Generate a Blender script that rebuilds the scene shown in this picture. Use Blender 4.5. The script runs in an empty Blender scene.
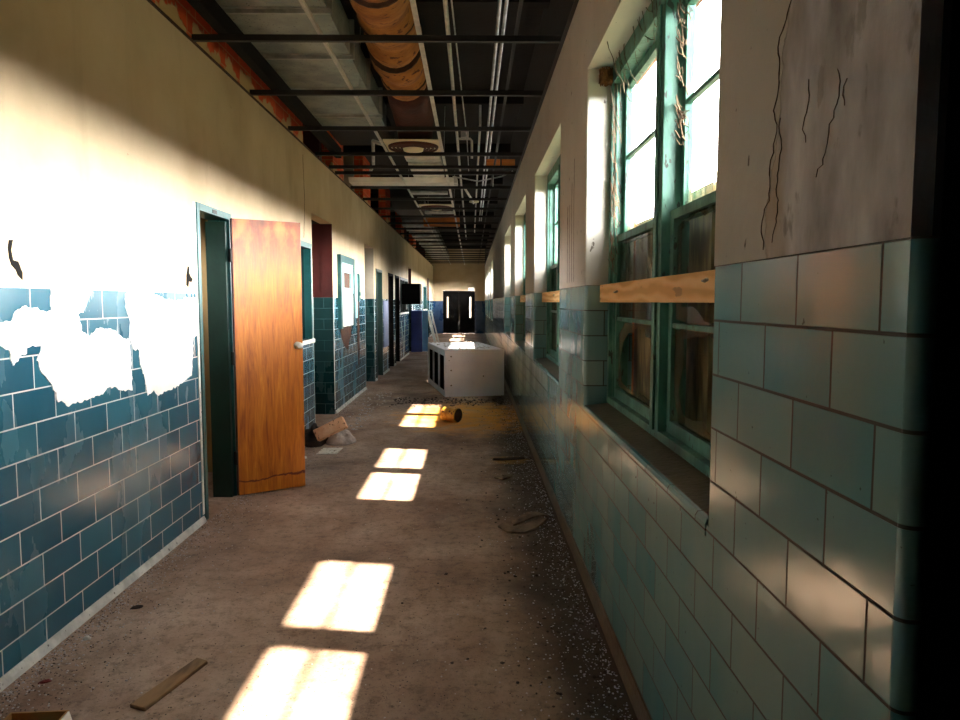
import bpy, math, random
from mathutils import Vector, Matrix
random.seed(7)
S = bpy.context.scene
COL = S.collection
R = math.radians

# ------------------------------------------------------------------ camera
cam = bpy.data.objects.new('camera', bpy.data.cameras.new('camera'))
COL.objects.link(cam)
cam.location = (0, 0, 1.5)
cam.rotation_euler = (R(90 - 4.6055), 0, R(-0.6345))
cam.data.sensor_width = 36.0
cam.data.lens = 27.0
cam.data.clip_start = 0.02
S.camera = cam

# ------------------------------------------------------------------ exposure
S.view_settings.view_transform = 'Standard'
S.view_settings.look = 'None'
S.view_settings.gamma = 1.0
S.view_settings.exposure = 0.35
S.view_settings.use_curve_mapping = False
S.cycles.max_bounces = 12
S.cycles.diffuse_bounces = 7
S.cycles.glossy_bounces = 4
S.cycles.transparent_max_bounces = 12
S.cycles.sample_clamp_indirect = 6.0
S.cycles.caustics_reflective = False
S.cycles.caustics_refractive = False

SUN_E, SKY_LOW, SKY_HIGH = 42.0, 120.0, 7.0
# ------------------------------------------------------------------ sky: bright band made up low over the horizon to light the left wall
W = bpy.data.worlds.new('sky'); S.world = W; W.use_nodes = True
nt = W.node_tree; nt.nodes.clear()
def wn(t): return nt.nodes.new(t)
tc = wn('ShaderNodeTexCoord'); sp = wn('ShaderNodeSeparateXYZ'); nt.links.new(tc.outputs['Generated'], sp.inputs[0])
rp = wn('ShaderNodeValToRGB'); nt.links.new(sp.outputs['Z'], rp.inputs[0])
el = rp.color_ramp.elements
def g(v): return (v / SKY_LOW, v / SKY_LOW, v / SKY_LOW * 1.0, 1)
el[0].position = 0.0; el[0].color = g(0.5)
el[1].position = 1.0; el[1].color = g(SKY_HIGH)
for p, v in ((0.025, 1.0), (0.06, SKY_LOW * 0.85), (0.10, SKY_LOW), (0.17, SKY_LOW * 0.9), (0.27, SKY_LOW * 0.5), (0.38, SKY_HIGH * 1.5), (0.6, SKY_HIGH)):
    e = el.new(p); e.color = g(v)
tint = wn('ShaderNodeMixRGB'); tint.blend_type = 'MULTIPLY'; tint.inputs[0].default_value = 1
tint.inputs[2].default_value = (1.0, 0.985, 0.95, 1)
nt.links.new(rp.outputs[0], tint.inputs[1])
bg = wn('ShaderNodeBackground'); bg.inputs['Strength'].default_value = SKY_LOW
nt.links.new(tint.outputs[0], bg.inputs['Color'])
wo = wn('ShaderNodeOutputWorld'); nt.links.new(bg.outputs[0], wo.inputs[0])

# ------------------------------------------------------------------ sun
sd = bpy.data.lights.new('sun', 'SUN'); sd.energy = SUN_E; sd.angle = R(1.3); sd.color = (1.0, 0.90, 0.72)
so = bpy.data.objects.new('sun', sd); COL.objects.link(so)
el_, az_ = R(56), R(9.5)
sdir = Vector((-math.cos(el_) * math.cos(az_), math.cos(el_) * math.sin(az_), -math.sin(el_)))
so.rotation_euler = sdir.to_track_quat('-Z', 'Y').to_euler()
so.location = (12, -3, 15)

# ------------------------------------------------------------------ helpers
XL, XR, ZC = -1.84, 0.61, 3.21          # wall faces, top of plaster
YB, YE = -3.0, 34.4                      # near and far end of the hall
DL, DR = 1.56, 1.59                      # dado tops

def lin(c):
    return tuple(((v / 255) / 12.92 if v / 255 <= 0.04045 else ((v / 255 + 0.055) / 1.055) ** 2.4) for v in c) + (1.0,)

class NT:
    def __init__(s, name):
        s.m = bpy.data.materials.new(name); s.m.use_nodes = True
        s.t = s.m.node_tree; s.t.nodes.clear()
        s.b = s.n('ShaderNodeBsdfPrincipled'); s.o = s.n('ShaderNodeOutputMaterial')
        s.l(s.b.outputs[0], s.o.inputs[0])
        s.tc = s.n('ShaderNodeTexCoord')
    def n(s, t, **k):
        x = s.t.nodes.new(t)
        for a, v in k.items(): setattr(x, a, v)
        return x
    def l(s, a, b): s.t.links.new(a, b)
    def obj(s, sc=(1, 1, 1), loc=(0, 0, 0)):
        mp = s.n('ShaderNodeMapping'); mp.inputs['Scale'].default_value = sc; mp.inputs['Location'].default_value = loc
        s.l(s.tc.outputs['Object'], mp.inputs[0]); return mp.outputs[0]
    def noise(s, scale, detail=4, sc=(1, 1, 1), rough=0.55, dist=0.0, loc=(0, 0, 0)):
        x = s.n('ShaderNodeTexNoise'); s.l(s.obj(sc, loc), x.inputs['Vector'])
        x.inputs['Scale'].default_value = scale; x.inputs['Detail'].default_value = detail
        x.inputs['Roughness'].default_value = rough; x.inputs['Distortion'].default_value = dist
        return x.outputs['Fac']
    def ramp(s, f, stops):
        r = s.n('ShaderNodeValToRGB'); s.l(f, r.inputs[0]); e = r.color_ramp.elements
        e[0].position, e[0].color = stops[0][0], stops[0][1]; e[1].position, e[1].color = stops[-1][0], stops[-1][1]
        for p, c in stops[1:-1]:
            q = e.new(p); q.color = c
        return r.outputs[0]
    def bw(s, f, a, b): return s.ramp(f, [(a, (0, 0, 0, 1)), (b, (1, 1, 1, 1))])
    def mix(s, f, a, b, mode='MIX'):
        x = s.n('ShaderNodeMixRGB', blend_type=mode)
        for k, v in ((0, f), (1, a), (2, b)):
            if hasattr(v, 'is_output'): s.l(v, x.inputs[k])
            else: x.inputs[k].default_value = v
        return x.outputs[0]
    def math(s, op, a, b=0.0, clamp=False):
        x = s.n('ShaderNodeMath', operation=op); x.use_clamp = clamp
        for k, v in ((0, a), (1, b)):
            if hasattr(v, 'is_output'): s.l(v, x.inputs[k])
            else: x.inputs[k].default_value = v
        return x.outputs[0]
    def xyz(s):
        q = s.n('ShaderNodeSeparateXYZ'); s.l(s.tc.outputs['Object'], q.inputs[0]); return q.outputs
    def col(s, v):
        if hasattr(v, 'is_output'): s.l(v, s.b.inputs['Base Color'])
        else: s.b.inputs['Base Color'].default_value = v
    def rgh(s, v):
        if hasattr(v, 'is_output'): s.l(v, s.b.inputs['Roughness'])
        else: s.b.inputs['Roughness'].default_value = v
    def bump(s, h, dist=0.01, strength=1.0, prev=None):
        b = s.n('ShaderNodeBump'); b.inputs['Distance'].default_value = dist; b.inputs['Strength'].default_value = strength
        s.l(h, b.inputs['Height'])
        if prev is not None: s.l(prev, b.inputs['Normal'])
        s.l(b.outputs[0], s.b.inputs['Normal']); return b.outputs[0]

def pm(name, c1, c2, scale=6, rough=0.8, bump=0.003, metal=0.0, sc=(1, 1, 1), speck=None, speck_s=60, thr=0.66):
    """two-tone worn surface with optional specks"""
    k = NT(name); f = k.noise(scale, 6, sc)
    c = k.ramp(f, [(0.35, lin(c1)), (0.65, lin(c2))])
    if speck:
        c = k.mix(k.bw(k.noise(speck_s, 3, sc), thr, thr + 0.04), c, lin(speck))
    k.col(c); k.rgh(rough); k.b.inputs['Metallic'].default_value = metal
    if bump: k.bump(k.noise(scale * 5, 4, sc), bump)
    return k.m

def tile_mat(name, bwid, rh, z0, u0, c1, c2, mortar, dust, rough=0.12, msize=0.0035, filmf=0.45):
    k = NT(name); x, y, z = k.xyz()
    u = k.math('ADD', k.math('ADD', x, y), -u0 + 10 * bwid)
    v = k.math('ADD', z, -z0 + 20 * rh)
    cb = k.n('ShaderNodeCombineXYZ'); k.l(u, cb.inputs[0]); k.l(v, cb.inputs[1])
    b = k.n('ShaderNodeTexBrick'); k.l(cb.outputs[0], b.inputs['Vector'])
    b.inputs['Scale'].default_value = 1; b.inputs['Brick Width'].default_value = bwid; b.inputs['Row Height'].default_value = rh
    b.inputs['Mortar Size'].default_value = msize; b.inputs['Mortar Smooth'].default_value = 0.25; b.inputs['Bias'].default_value = 0.0
    b.inputs['Color1'].default_value = lin(c1); b.inputs['Color2'].default_value = lin(c2); b.inputs['Mortar'].default_value = lin(mortar)
    fac = b.outputs['Fac']
    film = k.bw(k.noise(2.2, 6, (1, 1, 0.45)), 0.42, 0.72)
    c = k.mix(k.math('MULTIPLY', film, filmf), b.outputs['Color'], lin(dust))
    sp = k.bw(k.noise(45, 2), 0.74, 0.77)
    c = k.mix(k.math('MULTIPLY', sp, 0.6), c, lin((40, 36, 32)))
    c = k.mix(fac, c, b.outputs['Color'])
    k.col(c)
    rr = k.math('ADD', k.math('MULTIPLY', film, 0.16), rough)
    k.rgh(k.math('MAXIMUM', rr, k.math('MULTIPLY', fac, 0.85)))
    inv = k.math('SUBTRACT', 1.0, fac)
    n1 = k.bump(inv, 0.004, 1.0)
    n2 = k.bump(k.noise(3.5, 2), 0.010, 0.35, n1)
    k.bump(k.noise(90, 2), 0.0006, 0.25, n2)
    return k.m

M = {}
M['tile_l'] = tile_mat('glazed_teal_tile', 0.293, 0.1418, DL, 2.883 - 1.84 - 0.1465, (20, 72, 92), (36, 94, 112), (206, 208, 202), (60, 112, 126), 0.2, filmf=0.3)  # pale joints carry the light on this wall in their colour
M['tile_r'] = tile_mat('glazed_grey_teal_tile', 0.2795, 0.1364, DR, 0.61 + 1.072, (88, 138, 144), (120, 154, 152), (56, 62, 58), (140, 154, 144), 0.12)
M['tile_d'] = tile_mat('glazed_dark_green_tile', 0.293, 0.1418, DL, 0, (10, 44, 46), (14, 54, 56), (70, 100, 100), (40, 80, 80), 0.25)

def plaster(name, c1, c2, c3, pock):
    k = NT(name)
    c = k.ramp(k.noise(1.4, 8), [(0.3, lin(c1)), (0.5, lin(c2)), (0.72, lin(c3))])
    st = k.bw(k.noise(5, 6, (1, 1, 0.18)), 0.58, 0.8)
    c = k.mix(k.math('MULTIPLY', st, 0.25), c, lin((120, 104, 84)))
    p = k.bw(k.noise(26, 3), 0.735, 0.76)
    c = k.mix(p, c, lin(pock))
    k.col(c); k.rgh(0.75)
    n = k.bump(k.noise(9, 6), 0.004, 0.6)
    k.bump(k.math('SUBTRACT', 1.0, p), 0.003, 0.8, n)
    return k.m
M['plaster_l'] = plaster('cream_plaster', (172, 152, 120), (186, 166, 134), (198, 180, 150), (120, 96, 70))
# right wall: painted plaster, peeled grey and cracked on the nearest pier
k = NT('grey_cream_plaster_peeling'); x, y, z = k.xyz()
base = k.ramp(k.noise(1.6, 8), [(0.3, lin((190, 186, 176))), (0.7, lin((208, 204, 194)))])
pk = k.bw(k.noise(24, 3, (1, 1, 0.6)), 0.70, 0.73)
base = k.mix(k.math('MULTIPLY', pk, 0.8), base, lin((72, 60, 48)))
lim = k.math('ADD', k.math('MULTIPLY', k.noise(5, 5), 0.14), k.math('MULTIPLY', k.math('SUBTRACT', 2.1, z), 0.19))
edge = k.math('SUBTRACT', k.math('ADD', 1.345, lim), y)     # >0 nearer than the peel line
near = k.bw(k.math('ADD', k.math('MULTIPLY', edge, 20.0), 0.5), 0.45, 0.55)
grey = k.ramp(k.noise(7, 9, (1, 1, 0.4)), [(0.32, lin((140, 134, 132))), (0.5, lin((206, 202, 202))), (0.66, lin((242, 240, 238)))])
grey = k.mix(k.bw(k.noise(2.5, 5, (1, 1, 0.25)), 0.55, 0.7), grey, lin((170, 146, 112)))
dk = k.bw(k.noise(16, 8, (1, 1, 0.5)), 0.60, 0.66)
grey = k.mix(k.math('MULTIPLY', dk, 0.55), grey, lin((96, 84, 72)))
k.col(k.mix(near, base, grey)); k.rgh(0.8)
n = k.bump(k.noise(12, 8), 0.006, 0.7); k.bump(k.math('SUBTRACT', 1.0, near), 0.004, 1.0, n)
M['plaster_r'] = k.m
M['plaster_grey'] = pm('grey_plaster', (150, 142, 128), (170, 160, 144), 2, 0.8)
M['plaster_red'] = pm('dark_red_plaster', (60, 10, 7), (78, 16, 10), 2, 0.7)
M['plaster_tan'] = pm('ochre_tan_plaster', (150, 122, 78), (170, 140, 92), 2, 0.8)
M['black'] = pm('black_paint_and_shade', (9, 8, 8), (16, 14, 13), 4, 0.85, 0.001)  # also stands in for shade on the near return and in the cabinet
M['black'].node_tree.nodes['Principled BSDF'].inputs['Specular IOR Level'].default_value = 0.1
M['dark'] = pm('dark_brown_deck', (13, 10, 8), (25, 19, 15), 3, 0.95)
M['blackmetal'] = pm('black_and_shaded_steel', (14, 13, 13), (26, 24, 22), 8, 0.6, 0.001)
M['silver'] = pm('galvanised_steel', (160, 164, 162), (206, 208, 204), 9, 0.42, 0.001, 0.55)
M['duct'] = pm('galvanised_duct_sheet', (124, 134, 130), (166, 174, 168), 5, 0.5, 0.002, 0.45, speck=(90, 96, 92), speck_s=40, thr=0.62)
M['pipe'] = pm('pale_conduit_paint', (190, 190, 186), (224, 222, 214), 10, 0.45, 0.0, 0.2)
M['white'] = pm('white_enamel', (214, 212, 206), (232, 230, 224), 5, 0.45, 0.001)
M['smear'] = pm('white_plaster_smear', (232, 230, 224), (244, 242, 238), 7, 0.6, 0.004)
M['basel'] = pm('worn_white_base', (176, 176, 168), (226, 224, 214), 9, 0.6, 0.004, speck=(70, 62, 52), speck_s=30)
M['baser'] = pm('brown_base', (74, 58, 42), (98, 80, 60), 9, 0.6, 0.004)
M['teal'] = pm('teal_painted_steel', (14, 66, 68), (22, 84, 84), 6, 0.4, 0.001, speck=(120, 150, 140), speck_s=30, thr=0.7)
M['dkgreen'] = pm('dark_green_paint', (6, 34, 28), (10, 44, 36), 6, 0.45, 0.001)
M['sash'] = pm('weathered_teal_window_paint', (24, 80, 70), (86, 138, 122), 9, 0.5, 0.002, sc=(1, 1, 0.4), speck=(34, 48, 42), speck_s=38, thr=0.62)
M['paleteal'] = pm('pale_teal_paint', (140, 190, 188), (170, 208, 204), 5, 0.5, 0.001, speck=(60, 100, 100), speck_s=30)
M['foam'] = pm('amber_duct_wrap', (138, 84, 30), (182, 120, 50), 5, 0.75, 0.01, sc=(1, 2, 1), speck=(92, 44, 18), speck_s=12, thr=0.6)
M['darkred'] = pm('dark_red_wrap', (52, 18, 12), (74, 28, 18), 5, 0.85, 0.01)
M['bulk_or'] = pm('orange_wood', (214, 120, 50), (240, 158, 84), 6, 0.7, 0.002, sc=(0.4, 4, 4))
M['nail'] = pm('rusty_nail_steel', (120, 110, 100), (160, 150, 140), 20, 0.4, 0, 0.8)
M['cream'] = pm('cream_enamel', (214, 204, 170), (226, 216, 186), 6, 0.5, 0.0)
M['card'] = pm('brown_cardboard', (168, 120, 66), (188, 140, 82), 4, 0.85, 0.001)
M['paper'] = pm('dirty_white_paper', (232, 222, 208), (244, 238, 226), 8, 0.85, 0.002, speck=(150, 120, 96), speck_s=26, thr=0.6)
M['cloth'] = pm('dusty_grey_fabric', (140, 124, 116), (216, 202, 194), 8, 0.95, 0.01)
M['darkcloth'] = pm('dark_brown_rag', (30, 20, 16), (56, 38, 28), 9, 0.95, 0.008)
M['yellow'] = pm('yellow_can_paint', (150, 96, 20), (206, 158, 60), 12, 0.5, 0.001, speck=(90, 40, 20), speck_s=18, thr=0.58)
M['rust'] = pm('dark_rust', (44, 26, 16), (76, 44, 24), 14, 0.9, 0.004)
M['red'] = pm('dark_red_plastic', (96, 12, 12), (120, 20, 18), 10, 0.4, 0)
M['navy'] = pm('navy_paint', (30, 52, 130), (36, 62, 150), 3, 0.5, 0)
M['blue'] = pm('sunlit_blue_paint', (110, 180, 250), (130, 200, 255), 3, 0.5, 0)
M['paleblue'] = pm('pale_lavender_paint', (130, 138, 178), (150, 156, 194), 3, 0.6, 0)
M['cabwhite'] = pm('scuffed_white_melamine', (222, 222, 232), (236, 236, 242), 3, 0.5, 0.0, speck=(90, 84, 84), speck_s=22, thr=0.70)
M['cabin'] = pm('dark_cabinet_inside', (18, 16, 16), (26, 24, 24), 3, 0.8, 0)
M['leather'] = pm('cracked_brown_leather', (46, 32, 24), (136, 110, 90), 9, 0.6, 0.006)
M['chipw'] = pm('pale_chips', (170, 160, 158), (214, 206, 204), 40, 0.6, 0)
M['chipg'] = pm('glass_crumbs', (200, 200, 220), (245, 245, 255), 60, 0.08, 0)
M['chipd'] = pm('dark_chips', (34, 24, 20), (62, 44, 36), 40, 0.8, 0)
M['grass'] = pm('dry_ground', (66, 66, 50), (88, 86, 64), 3, 0.95, 0.02)
M['web'] = pm('dusty_web_strand', (60, 46, 32), (110, 92, 70), 30, 0.9, 0)
M['nest'] = pm('brown_dried_vine', (84, 50, 22), (140, 92, 44), 30, 0.95, 0.004)
M['brickout'] = pm('outer_wall_brick', (120, 80, 64), (146, 100, 80), 5, 0.9)

# brick above the plaster with torn plaster left on it
k = NT('orange_brick_with_plaster_remnants'); x, y, z = k.xyz()
cb = k.n('ShaderNodeCombineXYZ'); k.l(k.math('ADD', x, y), cb.inputs[0]); k.l(z, cb.inputs[1])
b = k.n('ShaderNodeTexBrick'); k.l(cb.outputs[0], b.inputs['Vector'])
b.inputs['Scale'].default_value = 1; b.inputs['Brick Width'].default_value = 0.3; b.inputs['Row Height'].default_value = 0.13
b.inputs['Mortar Size'].default_value = 0.006
b.inputs['Color1'].default_value = lin((214, 84, 30)); b.inputs['Color2'].default_value = lin((186, 64, 24)); b.inputs['Mortar'].default_value = lin((196, 130, 90))
hgt = k.math('MULTIPLY', k.math('SUBTRACT', 3.34, z), 1.6)
pf = k.bw(k.math('ADD', k.noise(5, 7), hgt), 0.55, 0.6)
k.col(k.mix(pf, b.outputs['Color'], lin((190, 160, 112)))); k.rgh(0.9)
k.bump(pf, 0.012, 1.0)
M['brick'] = k.m

# varnished door wood
k = NT('varnished_orange_wood'); x, y, z = k.xyz()
gr = k.noise(5, 8, (5, 5, 0.45), 0.6, 1.2)
c = k.ramp(gr, [(0.30, lin((132, 60, 6))), (0.45, lin((178, 96, 10))), (0.58, lin((196, 112, 18))), (0.75, lin((212, 138, 46)))])
fine = k.noise(30, 4, (6, 6, 0.25))
c = k.mix(0.2, c, k.ramp(fine, [(0.4, lin((90, 36, 4))), (0.6, lin((200, 124, 34)))]))
topf = k.bw(k.math('ADD', z, k.math('MULTIPLY', k.noise(6, 5), 0.5)), 0.0, 1.0)
tm = k.bw(k.math('ADD', k.math('SUBTRACT', z, 1.72), k.math('MULTIPLY', k.noise(3, 4), 0.5)), 0.1, 0.55)
mot = k.ramp(k.noise(7, 8, (1, 1, 0.6)), [(0.35, lin((70, 22, 4))), (0.5, lin((118, 48, 8))), (0.66, lin((176, 104, 36)))])
c = k.mix(k.math('MULTIPLY', tm, 0.85), c, mot)
low = k.math('ABSOLUTE', k.math('SUBTRACT', k.math('ADD', z, k.math('MULTIPLY', k.noise(6, 6, loc=(3, 3, 3)), 0.16)), 0.20))
c = k.mix(k.bw(low, 0.004, 0.012), lin((96, 24, 12)), c)
k.col(c); k.rgh(0.42); k.bump(fine, 0.0012, 0.5)
M['doorwood'] = k.m

def wood(name, a, b_, c_, axis_scale, knots=True, rough=0.6):
    k = NT(name)
    w = k.n('ShaderNodeTexWave', wave_type='BANDS', bands_direction='Z'); k.l(k.obj(axis_scale), w.inputs['Vector'])
    w.inputs['Scale'].default_value = 9; w.inputs['Distortion'].default_value = 7; w.inputs['Detail'].default_value = 3; w.inputs['Detail Scale'].default_value = 1.2
    c = k.ramp(w.outputs['Fac'], [(0.1, lin(a)), (0.5, lin(b_)), (0.95, lin(c_))])
    d = k.bw(k.noise(30, 3, axis_scale), 0.66, 0.7)
    c = k.mix(k.math('MULTIPLY', d, 0.5), c, lin((60, 36, 18)))
    k.col(c); k.rgh(rough); k.bump(w.outputs['Fac'], 0.0008, 0.6)
    return k.m
M['pine'] = wood('yellow_pine', (222, 168, 100), (238, 188, 120), (246, 204, 142), (1, 0.16, 0.7))
M['plank_o'] = wood('orange_cedar_plank', (150, 66, 20), (186, 92, 34), (206, 116, 54), (1.4, 1.4, 0.12))
M['plank_t'] = wood('olive_grey_plank', (78, 68, 44), (104, 92, 62), (124, 112, 80), (1.4, 1.4, 0.12))
M['plank_d'] = wood('dark_weathered_plank', (34, 26, 20), (50, 38, 28), (66, 52, 38), (1.4, 1.4, 0.12))
M['slat'] = wood('brown_batten', (92, 62, 34), (122, 88, 52), (146, 110, 70), (1, 0.3, 1))

# floor
k = NT('dirty_pinkish_concrete'); x, y, z = k.xyz()
c = k.ramp(k.noise(1.1, 9, rough=0.62), [(0.30, lin((112, 86, 72))), (0.48, lin((168, 138, 118))), (0.62, lin((190, 162, 142))), (0.78, lin((200, 174, 158)))])
rd = k.bw(k.noise(2.6, 8, (1, 0.5, 1), rough=0.7), 0.50, 0.66)
c = k.mix(k.math('MULTIPLY', rd, 0.6), c, lin((122, 84, 62)))
fn = k.bw(k.noise(14, 9, (1, 1, 1), rough=0.8), 0.49, 0.64)
c = k.mix(k.math('MULTIPLY', fn, 0.6), c, lin((72, 50, 40)))
fl = k.bw(k.noise(48, 5, rough=0.75), 0.58, 0.64)
c = k.mix(k.math('MULTIPLY', fl, 0.7), c, lin((46, 30, 24)))
# grime gathered along the window side and the tiled side
er = k.bw(k.math('ADD', x, k.math('MULTIPLY', k.noise(2.2, 6, loc=(5, 1, 0)), 0.5)), 0.36, 0.66)
c = k.mix(k.math('MULTIPLY', er, 0.93), c, lin((46, 32, 26)))
elf = k.bw(k.math('SUBTRACT', k.math('MULTIPLY', k.noise(3, 6, loc=(2, 7, 0)), 0.5), x), 1.72, 1.95)
c = k.mix(k.math('MULTIPLY', elf, 0.6), c, lin((88, 62, 50)))
# yellow powder spilt round the can
def radial(cx, cy, rx, ry, nz):
    dx = k.math('DIVIDE', k.math('SUBTRACT', x, cx), rx); dy = k.math('DIVIDE', k.math('SUBTRACT', y, cy), ry)
    d = k.math('ADD', k.math('MULTIPLY', dx, dx), k.math('MULTIPLY', dy, dy))
    return k.math('SUBTRACT', 1.0, k.math('ADD', d, k.math('MULTIPLY', k.math('SUBTRACT', k.noise(nz, 7), 0.5), 2.2)), True)
ys = radial(-0.02, 9.4, 1.05, 1.5, 5)
c = k.mix(k.math('MULTIPLY', ys, 0.95), c, lin((222, 150, 30)))
ys2 = radial(0.35, 6.75, 0.22, 0.18, 9)
c = k.mix(k.math('MULTIPLY', ys2, 0.7), c, lin((190, 138, 48)))
dkp = radial(-0.9, 11.0, 0.9, 1.2, 3)
c = k.mix(k.math('MULTIPLY', dkp, 0.75), c, lin((60, 38, 30)))
k.col(c); k.rgh(k.ramp(k.noise(2, 4), [(0.3, (0.55,) * 3 + (1,)), (0.7, (0.85,) * 3 + (1,))]))
n = k.bump(k.noise(6, 8, rough=0.7), 0.008, 0.6); k.bump(k.noise(70, 5), 0.003, 0.7, n)
M['floor'] = k.m

# dusty window glass
k = NT('dusty_glass'); k.t.nodes.remove(k.b)
tr = k.n('ShaderNodeBsdfTransparent'); gl = k.n('ShaderNodeBsdfGlossy'); gl.inputs['Roughness'].default_value = 0.03
fr = k.n('ShaderNodeFresnel'); fr.inputs['IOR'].default_value = 1.45
geo = k.n('ShaderNodeNewGeometry')
ms = k.n('ShaderNodeMixShader'); k.l(k.math('MULTIPLY', fr.outputs[0], k.math('SUBTRACT', 1.0, geo.outputs['Backfacing'])), ms.inputs[0]); k.l(tr.outputs[0], ms.inputs[1]); k.l(gl.outputs[0], ms.inputs[2])
df = k.n('ShaderNodeBsdfDiffuse'); df.inputs[0].default_value = lin((120, 118, 100))
tl = k.n('ShaderNodeBsdfTranslucent'); tl.inputs[0].default_value = lin((170, 160, 126))
dd = k.n('ShaderNodeMixShader'); dd.inputs[0].default_value = 0.5; k.l(df.outputs[0], dd.inputs[1]); k.l(tl.outputs[0], dd.inputs[2])
gz = k.xyz()[2]
dirt = k.math('MULTIPLY', k.bw(k.math('SUBTRACT', k.noise(6, 6, (1, 3, 0.5)), k.math('MULTIPLY', k.math('SUBTRACT', gz, 1.95), 0.7)), 0.46, 0.8), 0.42)
m2 = k.n('ShaderNodeMixShader'); k.l(dirt, m2.inputs[0]); k.l(ms.outputs[0], m2.inputs[1]); k.l(dd.outputs[0], m2.inputs[2])
k.l(m2.outputs[0], k.o.inputs[0]); M['glass'] = k.m
k = NT('dark_glass'); k.col(lin((8, 12, 12))); k.rgh(0.12); M['darkglass'] = k.m
k = NT('lit_white_sign'); k.b.inputs['Emission Color'].default_value = (1, 0.98, 0.94, 1); k.b.inputs['Emission Strength'].default_value = 1.2; M['lit'] = k.m

class MB:
    def __init__(s): s.v = []; s.f = []; s.mi = []
    def poly(s, pts, faces, mi=0):
        o = len(s.v); s.v += [tuple(p) for p in pts]
        s.f += [tuple(i + o for i in f) for f in faces]; s.mi += [mi] * len(faces); return s
    def box(s, x0, x1, y0, y1, z0, z1, mi=0):
        p = [(x, y, z) for z in (z0, z1) for y in (y0, y1) for x in (x0, x1)]
        return s.poly(p, [(0, 2, 3, 1), (4, 5, 7, 6), (0, 1, 5, 4), (1, 3, 7, 5), (3, 2, 6, 7), (2, 0, 4, 6)], mi)
    def prism(s, prof, z0, z1, mi=0):        # ccw profile in xy
        n = len(prof)
        p = [(x, y, z0) for x, y in prof] + [(x, y, z1) for x, y in prof]
        return s.poly(p, [tuple(range(n))[::-1], tuple(range(n, 2 * n))] + [(i, (i + 1) % n, n + (i + 1) % n, n + i) for i in range(n)], mi)
    def prism_ax(s, prof, a0, a1, axis, mi=0):
        """profile extruded along axis 0/1/2; profile gives the other two coordinates in order"""
        n = len(prof)
        def mk(u, v, a): return {0: (a, u, v), 1: (u, a, v), 2: (u, v, a)}[axis]
        p = [mk(u, v, a0) for u, v in prof] + [mk(u, v, a1) for u, v in prof]
        return s.poly(p, [tuple(range(n))[::-1], tuple(range(n, 2 * n))] + [(i, (i + 1) % n, n + (i + 1) % n, n + i) for i in range(n)], mi)
    def tube(s, pts, r, n=8, mi=0, caps=True):
        P = [Vector(p) for p in pts]; rs = r if isinstance(r, (list, tuple)) else [r] * len(P)
        o = len(s.v); up = None
        for i, p in enumerate(P):
            t = (P[min(i + 1, len(P) - 1)] - P[max(i - 1, 0)]).normalized()
            if up is None:
                up = t.orthogonal().normalized()
            up = (up - t * up.dot(t)).normalized(); w = t.cross(up)
            for j in range(n):
                a = 2 * math.pi * j / n; s.v.append(tuple(p + (up * math.cos(a) + w * math.sin(a)) * rs[i]))
        for i in range(len(P) - 1):
            for j in range(n):
                s.f.append((o + i * n + j, o + i * n + (j + 1) % n, o + (i + 1) * n + (j + 1) % n, o + (i + 1) * n + j)); s.mi.append(mi)
        if caps:
            s.f.append(tuple(o + j for j in range(n))[::-1]); s.mi.append(mi)
            q = o + (len(P) - 1) * n; s.f.append(tuple(q + j for j in range(n))); s.mi.append(mi)
        return s
    def lathe(s, prof, c, n=24, mi=0, axis='Z'):
        o = len(s.v); c = Vector(c)
        for r, h in prof:
            for j in range(n):
                a = 2 * math.pi * j / n; u, v = r * math.cos(a), r * math.sin(a)
                q = {'Z': (u, v, h), 'X': (h, u, v), 'Y': (u, h, v)}[axis]
                s.v.append(tuple(c + Vector(q)))
        for i in range(len(prof) - 1):
            for j in range(n):
                s.f.append((o + i * n + j, o + i * n + (j + 1) % n, o + (i + 1) * n + (j + 1) % n, o + (i + 1) * n + j)); s.mi.append(mi)
        return s
    def build(s, name, mats, parent=None, smooth=False, bevel=0.0, local=False, loc=None, kind=None, label=None, cat=None, group=None):
        me = bpy.data.meshes.new(name); me.from_pydata(s.v, [], s.f); me.update()
        for m in (mats if isinstance(mats, (list, tuple)) else [mats]): me.materials.append(M[m])
        for p, i in zip(me.polygons, s.mi): p.material_index = i; p.use_smooth = smooth
        o = bpy.data.objects.new(name, me); COL.objects.link(o)
        if bevel:
            b = o.modifiers.new('bevel', 'BEVEL'); b.width = bevel; b.segments = 2; b.limit_method = 'ANGLE'
        if parent is not None:
            o.parent = parent
            if not local: o.matrix_parent_inverse = Matrix.LocRotScale(parent.location, parent.rotation_euler, None).inverted()
        if loc is not None: o.location = loc
        tag(o, label, cat, group, kind)
        return o
def tag(o, label=None, cat=None, group=None, kind=None):
    for a, v in (('label', label), ('category', cat), ('group', group), ('kind', kind)):
        if v: o[a] = v
    return o
def empty(name, loc=(0, 0, 0), rz=0.0, label=None, cat=None, group=None, kind=None):
    o = bpy.data.objects.new(name, None); COL.objects.link(o); o.location = loc; o.rotation_euler = (0, 0, rz)
    return tag(o, label, cat, group, kind)
def copy_tree(o, parent=None):
    c = o.copy(); COL.objects.link(c)
    if parent is not None: c.parent = parent
    for ch in list(o.children): copy_tree(ch, c)
    return c

# ================================================================== STRUCTURE
MB().box(-4.4, 1.0, YB - 0.2, YE + 3, -0.2, 0).build('floor', 'floor', kind='structure')
MB().box(-4.4, 1.0, YB - 0.2, YE + 3, 4.0, 4.2).build('ceiling', 'dark', kind='structure')
MB().box(1.0, 60, -40, 90, -0.6, -0.3).build('ground', 'grass', kind='structure')

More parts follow.
